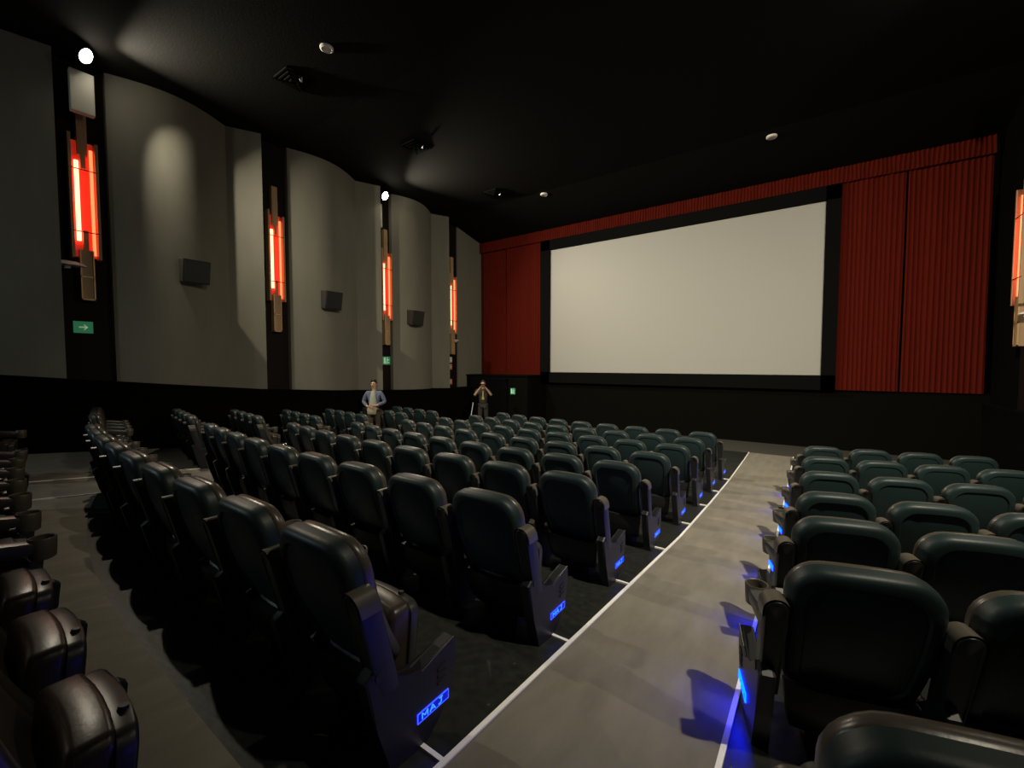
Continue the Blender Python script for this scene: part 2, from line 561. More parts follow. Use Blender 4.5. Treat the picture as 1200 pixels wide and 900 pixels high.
# ---------------------------------------------------------------- wall lamps (sconces)
def sconce(x, y, z0, sg, label):
    t = empty('wall_lamp', (x, y, z0))
    tag(t, label, 'wall lamp', 'tall red glowing wall lamps on the columns')
    def bb(bm, y0, y1, d0, d1, za, zb, bev=0.004):
        a, b = sorted((sg * d0, sg * d1))
        box(bm, a, b, y0, y1, za, zb, bev=bev)
    bm = bm_new(); bb(bm, -0.085, 0.085, 0.0, 0.14, 3.30, 4.48)
    bb(bm, -0.09, 0.09, 0.0, 0.15, 3.95, 3.98)
    obj('upper_fin', bm, M['wood'], t)
    bm = bm_new(); bb(bm, -0.12, 0.12, 0.0, 0.16, 0.0, 1.15)
    obj('lower_fin', bm, M['wood'], t)
    bm = bm_new()
    for e in (-0.12, 0.095):
        bb(bm, e, e + 0.025, 0.155, 0.185, 0.0, 1.15, 0)
    bb(bm, -0.12, 0.12, 0.155, 0.185, 0.0, 0.03, 0); bb(bm, -0.12, 0.12, 0.155, 0.185, 0.52, 0.55, 0)
    obj('lower_frame', bm, M['brass'], t)
    bm = bm_new(); bb(bm, -0.19, 0.19, 0.0, 0.06, 1.0, 3.62)
    obj('back_panel', bm, M['redpanel'], t)
    bm = bm_new(); bb(bm, -0.25, -0.195, 0.0, 0.22, 0.95, 3.72)
    obj('side_fin', bm, M['wood'], t)
    bm = bm_new(); bb(bm, 0.195, 0.25, 0.0, 0.22, 0.95, 3.60)
    obj('side_fin', bm, M['wood'], t)
    for za, zb in ((1.15, 1.6), (3.0, 3.35)):
        bm = bm_new(); bb(bm, -0.045, 0.045, 0.05, 0.15, za, zb)
        obj('centre_fin', bm, M['wood'], t)
    for yy, mm, a, b in ((-0.11, 'tube', 1.35, 3.15), (0.14, 'tube2', 1.05, 3.45)):
        bm = bm_new(); cyl(bm, (sg * 0.13, yy, a), (sg * 0.13, yy, b), 0.04 if mm == 'tube' else 0.03, seg=12)
        cyl(bm, (sg * 0.05, yy, a + 0.03), (sg * 0.13, yy, a + 0.03), 0.02, seg=8)
        obj('glowing_tube', bm, M[mm], t, smooth=True)
    for zz in (1.55, 2.95):
        bm = bm_new(); cyl(bm, (sg * 0.21, -0.26, zz), (sg * 0.21, 0.26, zz), 0.012, seg=8)
        obj('cross_rod', bm, M['black'], t, smooth=True)
    return t


sconce(XL + 0.05, 2.45, 1.49, 1, 'red glowing wall lamp on the nearest left column above the green arrow sign')
sconce(XL + 0.05, 6.72, 1.03, 1, 'red glowing wall lamp on the second left column, with no floodlight above')
sconce(XL + 0.05, 10.92, 0.78, 1, 'red glowing wall lamp on the third left column below the floodlight')
sconce(XL + 0.05, 14.66, 0.48, 1, 'red glowing wall lamp on the farthest left column next to the curtain')
sconce(XR - 0.05, 14.72, 0.42, -1, 'red glowing wall lamp on the right wall at the photo edge')


# ---------------------------------------------------------------- wall speakers
def speaker(y, z, label):
    t = empty('wall_speaker', (XL + 0.40, y, z))
    tag(t, label, 'speaker', 'black speakers on the left wall')
    bm = bm_new()
    # box tilted down
    prism(bm, [(-0.02, -0.27), (0.30, -0.33), (0.41, 0.26), (-0.02, 0.31)], 'y', -0.31, 0.31, bev=0.02)
    obj('cabinet', bm, M['speaker'], t)
    bm = bm_new()
    prism(bm, [(0.305, -0.30), (0.33, -0.30), (0.435, 0.23), (0.405, 0.23)], 'y', -0.28, 0.28)
    obj('grille', bm, M['black'], t)
    bm = bm_new(); cyl(bm, (-0.36, 0, 0), (0.02, 0, 0), 0.05, seg=10)
    obj('bracket', bm, M['black'], t, smooth=True)


speaker(4.42, 2.45, 'black wall speaker nearest the viewer between first and second columns')
speaker(8.32, 2.18, 'black wall speaker between the second and third columns')
speaker(12.05, 1.92, 'farthest black wall speaker between the third and fourth columns')

# ---------------------------------------------------------------- ceiling fittings
for (x, y, lb) in ((-8.8, 5.46, 'pale round ceiling fitting nearest the viewer'), (-1.2, 14.6, 'pale round ceiling fitting above the middle of the screen'), (-8.75, 14.45, 'pale round ceiling fitting above the left edge of the screen')):
    bm = bm_new(); z = ceil_z(y)
    rings = [[Vector((x + r * math.cos(q), y + r * math.sin(q), zz)) for q in lin(0, 2 * PI, 20)[:-1]] for r, zz in ((0.14, z + 0.01), (0.14, z - 0.03), (0.11, z - 0.05), (0.09, z - 0.03), (0.02, z - 0.03))]
    loft(bm, rings)
    o = obj('ceiling_fitting', bm, M['white'], smooth=True)
    tag(o, lb, 'ceiling fitting', 'pale round ceiling fittings')
for (x, y, lb) in ((-10.3, 9.35, 'dark square ceiling vent right of the third column floodlight'), (-10.35, 13.4, 'dark square ceiling vent farthest from the viewer'), (-10.38, 5.58, 'faint dark ceiling vent nearest the viewer')):
    t = empty('ceiling_vent', (x, y, ceil_z(y)))
    tag(t, lb, 'vent', 'dark ceiling vents')
    bm = bm_new()
    for k, r in enumerate((0.34, 0.26, 0.18, 0.10)):
        for s_ in ((-r, r, -r, -r + 0.04), (-r, r, r - 0.04, r), (-r, -r + 0.04, -r, r), (r - 0.04, r, -r, r)):
            box(bm, s_[0], s_[1], s_[2], s_[3], -0.035 - 0.02 * k, 0.01)
    obj('louvre', bm, M['stage'], t)
    bm = bm_new(); cyl(bm, (0.22, 0.05, -0.02), (0.22, 0.05, -0.12), 0.05, 0.03, 12)
    obj('deflector', bm, M['chrome'], t, smooth=True)


# ---------------------------------------------------------------- signs on columns
def exit_sign(loc, axis, wd, ht, label, arrow=True):
    """axis 'x': face looks to +x; 'y': face looks to -y"""
    bm = bm_new()
    def q(a0, a1, d0, d1, z0, z1, mi):
        if axis == 'x':
            box(bm, d0, d1, a0, a1, z0, z1, mi)
        else:
            box(bm, a0, a1, -d1, -d0, z0, z1, mi)
    h, hh = wd / 2, ht / 2
    q(-h, h, 0, 0.02, -hh, hh, 0)
    if arrow:
        q(-h * 0.45, h * 0.35, 0.02, 0.024, -hh * 0.12, hh * 0.12, 1)
        for s_ in (1, -1):
            a = [(h * 0.5, 0), (h * 0.1, s_ * hh * 0.5), (h * 0.02, s_ * hh * 0.38), (h * 0.3, 0)]
            if axis == 'x':
                prism(bm, a, 'x', 0.02, 0.024, 1)
            else:
                prism(bm, a, 'y', -0.024, -0.02, 1)
    else:
        # running figure pictogram and door
        q(-h * 0.75, -h * 0.25, 0.02, 0.024, -hh * 0.75, hh * 0.75, 1)
        q(h * 0.05, h * 0.3, 0.02, 0.024, -hh * 0.25, hh * 0.4, 1)
        q(h * 0.1, h * 0.3, 0.02, 0.024, hh * 0.48, hh * 0.78, 1)
        q(h * 0.0, h * 0.75, 0.02, 0.024, hh * 0.1, hh * 0.28, 1)
        q(h * 0.25, h * 0.7, 0.02, 0.024, -hh * 0.6, -hh * 0.35, 1)
        q(-h * 0.1, h * 0.1, 0.02, 0.024, -hh * 0.8, -hh * 0.25, 1)
    o = obj('exit_sign', bm, [M['green'], M['signwhite']], loc=loc)
    tag(o, label, 'exit sign', 'green exit signs')


exit_sign((XL + 0.05, 2.36, 0.87), 'x', 0.33, 0.27, 'green exit sign with a white arrow on the nearest left column')
exit_sign((XL + 0.05, 10.98, 0.16), 'x', 0.36, 0.32, 'green exit sign low on the third left column', False)
exit_sign((-11.10, 15.70, -1.20), 'y', 0.26, 0.28, 'small green exit sign on the black front wall beside the standing person', False)
for zz, m_, ht, lb in ((0.23, 'paper', 0.25, 'pale notice on the fourth left column, topmost of three'), (-0.10, 'redpaper', 0.27, 'pinkish notice on the fourth left column, middle of three'), (-0.80, 'redpaper', 0.26, 'small red notice low on the fourth left column')):
    bm = bm_new()
    box(bm, 0, 0.015, -0.09, 0.09, -ht / 2, ht / 2)
    for k in range(3):
        box(bm, 0.015, 0.018, -0.06, 0.06, ht * (0.22 - 0.2 * k), ht * (0.28 - 0.2 * k), 1)
    o = obj('wall_notice', bm, [M[m_], M['white']], loc=(XL + 0.045, 14.66, zz))
    tag(o, lb, 'notice', 'notices on the fourth column')


def dome_camera(loc, sg, label, r=0.17):
    t = empty('emergency_lamp', loc)
    tag(t, label, 'emergency lamp', 'small white wall fittings')
    bm = bm_new()
    rings = []
    for k in range(7):
        a = k / 6 * PI / 2
        rr, dz = r * math.cos(a) + 0.001, 0
        rings.append([Vector((sg * (0.12 + 0.9 * r * math.cos(q) * math.cos(a)), 1.35 * r * math.sin(q) * math.cos(a), 0.45 * r * math.sin(a))) for q in lin(0, 2 * PI, 20)[:-1]])
    loft(bm, rings)
    obj('cover', bm, M['white'], t, smooth=True)
    bm = bm_new()
    a_, b_ = sorted((0, sg * 0.14))
    box(bm, a_, b_, -0.05, 0.05, -0.06, 0.0, bev=0.01)
    obj('bracket', bm, M['white'], t)


dome_camera((XL + 0.05, 2.13, 2.24), 1, 'white oval fitting beside the nearest red wall lamp', 0.24)
dome_camera((XL + 0.05, 14.90, 1.12), 1, 'small white fitting below the farthest left wall lamp', 0.13)
dome_camera((XR - 0.05, 14.4, 1.12), -1, 'small white fitting below the right wall lamp', 0.13)

# fill lamp added behind the viewer, out of view, to brighten the seat backs
t = empty('wall_spotlight', (-12.3, -5.05, 2.5))
tag(t, 'cool white spotlight on the back wall behind the viewer', 'light')
bm = bm_new(); cyl(bm, (0, -0.15, 0), (0, 0.06, 0), 0.10, 0.14, 16)
obj('lamp_head', bm, M['black'], t, smooth=True)
bm = bm_new(); cyl(bm, (0, 0.06, 0), (0, 0.075, 0), 0.12, 0.11, 16)
obj('lens', bm, M['lamp'], t)
ld = bpy.data.lights.new('spotlight_beam', 'AREA'); ld.shape = 'DISK'; ld.size = 0.2
ld.energy = BACK_W; ld.color = (0.75, 0.95, 1.0)
lo = bpy.data.objects.new('spotlight_beam', ld); C.objects.link(lo)
lo.parent = t; lo.location = (0, 0.08, 0); aim(lo, (1.0, 1, -0.4))

# thin reddish strip below the fourth column
bm = bm_new(); box(bm, XL + 0.47, XL + 0.50, 14.95, 15.0, -1.9, -1.15)
obj('trim_40', bm, M['wood'], kind='structure')


# ================================================================ seats
def rrect(wd, h, r, top_arch=0.03, n=6, taper=0.0):
    """rounded rectangle outline centred on u=0, v from 0 to h (u, v)"""
    pts = []
    hw = wd / 2
    def corner(cx, cy, a0, rr):
        for i in range(n + 1):
            a = a0 + PI / 2 * i / n
            pts.append((cx + rr * math.cos(a), cy + rr * math.sin(a)))
    rb = r * 0.7
    corner(hw - r, h - r, 0, r)
    for k in range(1, 4):      # top edge
        pts.append((hw - r - (2 * hw - 2 * r) * k / 4, h))
    corner(-(hw - r), h - r, PI / 2, r)
    for k in range(1, 4):
        pts.append((-hw, h - r - (h - r - rb) * k / 4))
    corner(-(hw - rb), rb, PI, rb)
    for k in range(1, 4):
        pts.append((-(hw - rb) + (2 * hw - 2 * rb) * k / 4, 0))
    corner(hw - rb, rb, 3 * PI / 2, rb)
    for k in range(1, 4):
        pts.append((hw, rb + (h - r - rb) * k / 4))
    out = []
    for u, v in pts:
        s_ = 1 - taper * (1 - v / h)
        out.append((u * s_, v + top_arch * (v / h) ** 4 * (1 - (u / hw) ** 2)))
    return out


def inset(pts, d):
    cu = 0
    vs = [p[1] for p in pts]; us = [p[0] for p in pts]
    hv = (max(vs) + min(vs)) / 2; hh = (max(vs) - min(vs)) / 2; hw = max(us)
    return [(u * (1 - d / hw), hv + (v - hv) * (1 - d / hh)) for u, v in pts]


LEAN = math.radians(17)


def backmap(u, v, n):
    """u across, v up the reclined back (0 at its foot), n towards the front"""
    # slight S curve of the back and a wrap of the sides to the front
    bend = 0.05 * math.sin(v / 0.8 * PI) * -1 + 0.25 * (u * u)
    y = 0.07 - v * math.sin(LEAN) + (n + bend) * math.cos(LEAN)
    z = 0.34 + v * math.cos(LEAN) + (n + bend) * math.sin(LEAN) * 0.6
    return Vector((u, y, z))


def slab(bm, outline, layers, fmap, mi=0):
    loft(bm, [[fmap(u, v, n) for u, v in inset(outline, d)] for n, d in layers], mi=mi)


# --- prototype meshes (made once, shared by all the seats)
def mesh_shell():
    bm = bm_new()
    ol = rrect(0.63, 0.745, 0.15, 0.025, taper=0.10)
    slab(bm, ol, [(0.012, 0.085), (0.014, 0.075), (0.0, 0.066), (0.0, 0.03), (0.008, 0.012), (0.025, 0.002), (0.045, 0.0), (0.085, 0.002), (0.09, 0.01)], backmap)
    return bm


def mesh_cushion():
    bm = bm_new()
    ol = [(u, v + 0.0) for u, v in rrect(0.61, 0.725, 0.14, 0.03, taper=0.06)]
    slab(bm, ol, [(0.088, 0.05), (0.096, 0.006), (0.11, 0.0), (0.135, 0.0), (0.155, 0.012), (0.165, 0.035), (0.16, 0.07), (0.155, 0.10), (0.148, 0.2)], backmap)
    return bm


def mesh_headrest():
    bm = bm_new()
    ol = [(u, v + 0.46) for u, v in rrect(0.48, 0.21, 0.08, 0.015)]
    slab(bm, ol, [(0.14, 0.01), (0.165, 0.0), (0.18, 0.012), (0.188, 0.04), (0.19, 0.08)], backmap)
    return bm


def mesh_lower_back():
    bm = bm_new()
    R = []
    for y, z, hw in ((0.02, 0.40, 0.285), (0.03, 0.28, 0.27), (0.07, 0.16, 0.25), (0.12, 0.10, 0.23)):
        R.append([Vector((-hw, y, z)), Vector((-hw * 0.5, y - 0.03, z)), Vector((hw * 0.5, y - 0.03, z)), Vector((hw, y, z)), Vector((hw, y + 0.05, z)), Vector((-hw, y + 0.05, z))])
    loft(bm, R)
    return bm


def tipmap(u, v, n):
    """folded-up seat: u across, v up, n towards the front"""
    return Vector((u, 0.165 + n + 0.10 * v - 0.25 * u * u, 0.25 + v))


def mesh_seat():
    bm = bm_new()
    ol = rrect(0.50, 0.37, 0.045, 0.012)
    slab(bm, ol, [(-0.01, 0.08), (-0.008, 0.025), (0.003, 0.005), (0.02, 0.0), (0.09, 0.0), (0.105, 0.004), (0.11, 0.012)], tipmap)
    return bm


def mesh_pan():
    bm = bm_new()
    ol = rrect(0.52, 0.355, 0.06, 0.01)
    slab(bm, ol, [(0.108, 0.01), (0.112, 0.0), (0.155, 0.0), (0.168, 0.008), (0.172, 0.03), (0.176, 0.12)], tipmap)
    return bm


def mesh_pan_bolt():
    bm = bm_new()
    p = tipmap(0.12, 0.352, 0.14)
    cyl(bm, tuple(p), (p.x, p.y + 0.004, p.z + 0.024), 0.018, 0.014, 12)
    return bm


def mesh_base():
    bm = bm_new()
    prism(bm, [(0.08, 0.25), (0.34, 0.25), (0.33, 0.16), (0.30, 0.04), (0.30, -0.03), (0.12, -0.03), (0.13, 0.10)], 'x', -0.16, 0.16, bev=0.01)
    return bm


def side_profile():
    return [(-0.12, 0.50), (-0.07, 0.535), (0.0, 0.50), (0.10, 0.40), (0.19, 0.375), (0.43, 0.435), (0.455, 0.41), (0.44, 0.28), (0.40, 0.13), (0.33, 0.05), (0.24, 0.0), (0.20, -0.03), (0.02, -0.03), (0.0, 0.06), (-0.06, 0.25)]


def mesh_side():
    bm = bm_new()
    prism(bm, side_profile(), 'x', -0.42, -0.36, bev=0.008)
    return bm


def mesh_endpanel(sg):
    bm = bm_new()
    a, b = sorted((sg * 0.35, sg * 0.43))
    prism(bm, side_profile(), 'x', a, b, bev=0.016)
    # vent slits
    for k in range(3):
        z = 0.31 - 0.035 * k
        x0, x1 = sorted((sg * 0.427, sg * 0.437))
        prism(bm, [(0.31, z), (0.37, z + 0.012), (0.37, z + 0.024), (0.31, z + 0.012)], 'x', x0, x1)
    return bm


def mesh_trim(sg, k):
    bm = bm_new()
    x = sg * 0.432
    if k:
        cyl(bm, (x, 0.20, 0.378), (x, 0.43, 0.436), 0.0045, seg=8)
    else:
        cyl(bm, (x - sg * 0.02, -0.045, 0.50), (x + sg * 0.003, -0.045, 0.50), 0.026, 0.024, 16)
    return bm


def mesh_sign(sg):
    bm = bm_new()
    x = sg * 0.43
    y0, y1, z0, z1 = 0.17, 0.385, 0.128, 0.178
    def pl(ya, yb, za, zb, d, mi):
        a, b = sorted((x, x + sg * d))
        box(bm, a, b, ya, yb, za, zb, mi)
    pl(y0, y1, z0, z1, 0.004, 0)
    e = 0.0035
    pl(y0, y1, z0, z0 + e, 0.006, 1); pl(y0, y1, z1 - e, z1, 0.006, 1)
    pl(y0, y0 + e, z0, z1, 0.006, 1); pl(y1 - e, y1, z0, z1, 0.006, 1)
    # lettering M A J built from strokes
    def stroke(p, q, wdt=0.0055):
        p, q = Vector(p), Vector(q)
        n = (q - p).normalized(); m = Vector((-n.y, n.x)) * wdt / 2
        pts = [p + m, q + m, q - m, p - m]
        a, b = sorted((x + sg * 0.004, x + sg * 0.0065))
        prism(bm, [(v.x, v.y) for v in pts], 'x', a, b, 2)
    L = {'M': [((0, 0), (0, 1)), ((0, 1), (.5, .35)), ((.5, .35), (1, 1)), ((1, 1), (1, 0))],
         'A': [((0, 0), (.5, 1)), ((.5, 1), (1, 0)), ((.2, .35), (.8, .35))],
         'J': [((.75, 1), (.75, .2)), ((.75, .2), (.5, 0)), ((.5, 0), (.2, .05)), ((.35, 1), (1, 1))]}
    w_, h_, gap = 0.036, 0.030, 0.016
    st = 0.20
    for i, ch in enumerate('MAJ'):
        for p, q in L[ch]:
            def cv_(c):
                yy = st + i * (w_ + gap) + c[0] * w_
                if sg < 0:
                    yy = y0 + y1 - yy
                return (yy, z0 + 0.010 + c[1] * h_)
            stroke(cv_(p), cv_(q))
    return bm


def mesh_post(sg=-1):
    """upright armrest post: stadium section with a half-round cap, leaning like the back"""
    bm = bm_new()
    hw = 0.055
    sec = [(-hw, 0.0), (-hw, 0.50)]
    for i in range(1, 10):
        a = PI - PI * i / 10
        sec.append((hw * math.cos(a), 0.50 + hw * math.sin(a) * 1.1))
    sec += [(hw, 0.50), (hw, 0.0)]
    def fm(u, v, n):
        return Vector((sg * (0.365 if sg < 0 else 0.385) + u * (0.8 + 0.4 * v), -0.03 - v * 0.25 + n, 0.35 + v))
    def insr(d):
        k = (hw - d) / hw
        return [(u * k, (v if v < 0.5 else 0.5 + (v - 0.5) * k) if v > 0 else d) for u, v in sec]
    loft(bm, [[fm(u, v, n) for u, v in insr(d)] for n, d in ((0.006, 0.016), (0.0, 0.012), (0.0, 0.006), (0.012, 0.0), (0.105, 0.0), (0.115, 0.01))])
    return bm


def mesh_post_cap(sg=-1):
    """lighter half-round sleeve over the head of the post"""
    bm = bm_new()
    hw = 0.061
    cx = sg * (0.365 if sg < 0 else 0.385)
    outer, inner = [], []
    for i in range(13):
        a = PI - PI * i / 12
        outer.append((hw * math.cos(a), 0.50 + hw * math.sin(a) * 1.1))
        inner.append(((hw - 0.006) * math.cos(a), 0.50 + (hw - 0.006) * math.sin(a) * 1.1))
    ring = [(-hw, 0.46)] + outer + [(hw, 0.46), (hw - 0.006, 0.46)] + inner[::-1] + [(-hw + 0.006, 0.46)]
    loft(bm, [[Vector((cx + u, -0.03 - v * 0.25 + n, 0.35 + v)) for u, v in ring] for n in (0.004, 0.112)], cap0=False, cap1=False)
    return bm


def mesh_arm():
    """armrest running forward from the post to the cup holder, flat on top"""
    bm = bm_new()
    R = []
    for y, z, hw, hh in ((-0.02, 0.715, 0.048, 0.055), (0.02, 0.715, 0.054, 0.060), (0.15, 0.70, 0.056, 0.052), (0.28, 0.688, 0.058, 0.042), (0.345, 0.684, 0.050, 0.034)):
        ring = []
        for i in range(16):
            a = 2 * PI * i / 16
            c, s_ = math.cos(a), math.sin(a)
            k = (abs(c) ** 5 + abs(s_) ** 5) ** -0.2
            ring.append(Vector((-0.35 + hw * c * k, y, z + hh * s_ * k)))
        R.append(ring)
    loft(bm, R)
    return bm


def mesh_cup():
    bm = bm_new()
    cx, cy = -0.35, 0.385
    prof = [(0.045, 0.60), (0.058, 0.61), (0.062, 0.66), (0.064, 0.725), (0.060, 0.731), (0.054, 0.727), (0.050, 0.66), (0.044, 0.62), (0.002, 0.62)]
    rings = [[Vector((cx + r * math.cos(q), cy + r * math.sin(q), z)) for q in lin(0, 2 * PI, 20)[:-1]] for r, z in prof]
    loft(bm, rings, cap0=True, cap1=True)
    return bm


def seat_proto(name, left_end=False, right_end=False, arm=True, strong=False):
    bl = [M['blue_r'], M['blueframe_r'], M['blueletter_r']] if strong else [M['blue'], M['blueframe'], M['blueletter']]
    t = empty(name, (0, 0, -50))
    obj('back_shell', mesh_shell(), M['shell'], t, smooth=50)
    obj('back_cushion', mesh_cushion(), M['leather'], t, smooth=50)
    obj('headrest', mesh_headrest(), M['brown_leather'], t, smooth=50)
    obj('lower_back', mesh_lower_back(), M['black'], t, smooth=40)
    obj('seat_cushion', mesh_seat(), M['brown_leather'], t, smooth=50)
    sp_ = obj('seat_pan', mesh_pan(), M['arm'], t, smooth=50)
    obj('bolt', mesh_pan_bolt(), M['black'], sp_, smooth=True)
    obj('base', mesh_base(), M['black'], t)
    p = obj('armrest_post', mesh_post(-1), M['post'], t, smooth=50)
    obj('post_cap', mesh_post_cap(-1), M['cup'], p, smooth=50)
    if arm:
        a = obj('armrest', mesh_arm(), M['arm'], t, smooth=50)
        c = obj('cup_holder', mesh_cup(), M['cup'], a, smooth=45)
    if left_end:
        e = obj('end_panel', mesh_endpanel(-1), M['endpanel'], t)
        obj('metal_trim', mesh_trim(-1, 1), M['chrome'], e, smooth=True)
        obj('pivot_cap', mesh_trim(-1, 0), M['black'], e, smooth=True)
        s_ = obj('lit_sign', mesh_sign(-1), bl, e)
        s_['label'] = 'glowing blue sign with letters'
    else:
        obj('side_panel', mesh_side(), M['black'], t)
    if right_end:
        p = obj('armrest_post', mesh_post(1), M['post'], t, smooth=50)
        obj('post_cap', mesh_post_cap(1), M['cup'], p, smooth=50)
        e = obj('end_panel', mesh_endpanel(1), M['endpanel'], t)
        obj('metal_trim', mesh_trim(1, 1), M['chrome'], e, smooth=True)
        obj('pivot_cap', mesh_trim(1, 0), M['black'], e, smooth=True)
        s_ = obj('lit_sign', mesh_sign(1), bl, e)
        s_['label'] = 'glowing blue sign with letters'
    return t


PROTO = {}
USED = set()


def copy_tree(o, parent=None):
    c = o.copy()
    C.objects.link(c)
    c.parent = parent
    for ch in list(o.children):
        copy_tree(ch, c)
    return c


def place_seat(kind, x, y, rz, label, group):
    if kind not in PROTO:
        PROTO[kind] = seat_proto('cinema_chair', *kind)
    o = PROTO[kind]
    if kind in USED:
        o = copy_tree(o)
    else:
        USED.add(kind)
    o.location = Vector((x, y, flo(y + 0.1))) * S
    o.rotation_euler = (0, 0, rz)
    tag(o, label, 'chair', group)
    return o


ORD = ['first', 'second', 'third', 'fourth', 'fifth', 'sixth', 'seventh', 'eighth', 'ninth', 'tenth']
P = 0.78
# middle block: rows straight at the aisle, bending forward to the left
KC = [0.015, 0.020, 0.024, 0.028, 0.030, 0.030, 0.030, 0.030]
for r, s_ in enumerate(STUB):
    drift = -0.013 * s_
    for i in range(9):
        x = -1.955 + drift - P * i
        tt = max(0, -3.6 - x)
        y = s_ - 0.20 + KC[r] * tt * tt
        rz = -math.atan(2 * KC[r] * tt)
        place_seat((i == 8, i == 0, True), x, y, rz,
                   'black high-backed cinema seat, %s from the lit centre aisle, %s row of the middle block' % (ORD[i], ORD[r]),
                   'cinema seats of the middle block')
# right block: rows turned to face the screen centre
YR = [1.39, 2.62, 3.80, 5.06, 6.70, 8.35, 9.85]
SLR = math.radians(16)
NR = [2, 3, 3, 3, 4, 4, 4]
for r, y0 in enumerate(YR):
    for i in range(NR[r]):
        d = 0.72 * i
        x = 0.20 + d * math.cos(SLR) - 0.01 * r + (0.12 if r == 0 else 0)
        y = y0 + d * math.sin(SLR)
        place_seat((i == 0, False, not (i == 0 and r == 0), True), x, y, SLR,
                   'black cinema seat, %s from the lit aisle, %s row of the dark right block' % (ORD[i], ORD[r]),
                   'cinema seats of the right block')
# left block by the wall
YL = [1.93, 3.36, 4.63, 6.02, 7.39, 8.80, 10.1]
SLL = math.radians(-11)
for r, y0 in enumerate(YL):
    for i in range(4):
        d = P * i
        x = -10.42 - d * math.cos(SLL)
        y = y0 - d * math.sin(SLL)
        place_seat((False, i == 0, True), x, y, SLL,
                   'black cinema seat, %s from the left aisle, %s row of the block beside the wall' % (ORD[i], ORD[r]),
                   'cinema seats of the left block')
# row behind the cross aisle
for i in range(9):
    x = -1.98 - 0.715 * i
    tt = max(0, -3.2 - x)
    y = 0.03 + 0.014 * tt * tt
    rz = -math.atan(2 * 0.014 * tt)
    place_seat((i == 8, i == 0, i >= 2), x, y, rz,
               'dark cinema seat, %s from the centre aisle, in the row behind the cross aisle' % ORD[i],
               'cinema seats behind the cross aisle')
place_seat((False, True, True), -10.45, 0.58, -0.17, 'dark cinema seat with a blue sign behind the cross aisle at the left edge', 'cinema seats behind the cross aisle')


# ================================================================ people
def skinned(name, joints, edges, m, parent, sub=2):
    """joints: {name: (pos, radius)}; pelvis first (root)"""
    names = list(joints)
    me = bpy.data.meshes.new(name)
    me.from_pydata([Vector(joints[n][0]) for n in names], [(names.index(a), names.index(b)) for a, b in edges], [])
    o = bpy.data.objects.new(name, me)
    C.objects.link(o)
    md = o.modifiers.new('Skin', 'SKIN')
    md.use_smooth_shade = True
    md.branch_smoothing = 0.3
    for i, n in enumerate(names):
        r = joints[n][1]
        rr = r if isinstance(r, tuple) else (r, r)
        me.skin_vertices[0].data[i].radius = rr
        me.skin_vertices[0].data[i].use_root = (i == 0)
    o.modifiers.new('Subdivision', 'SUBSURF').levels = sub
    o.modifiers['Subdivision'].render_levels = sub
    dg = bpy.context.evaluated_depsgraph_get()
    dg.update()
    nm = bpy.data.meshes.new_from_object(o.evaluated_get(dg))
    nm.materials.clear(); nm.materials.append(m)
    for p in nm.polygons:
        p.use_smooth = True
    o.modifiers.clear()
    o.data = nm
    nm.name = name
    o.parent = parent
    return o


def ell(name, c, r, m, parent, shape=None, tilt=0):
    bm = bm_new()
    bmesh.ops.create_uvsphere(bm, u_segments=20, v_segments=14, radius=1)
    for v in bm.verts:
        p = v.co.copy()
        if shape:
            p = shape(p)
        v.co = Vector((c[0] + p.x * r[0], c[1] + p.y * r[1], c[2] + p.z * r[2]))
    bmesh.ops.scale(bm, vec=(1 / S,) * 3, verts=bm.verts[:])
    return obj(name, bm, m, parent, smooth=True)


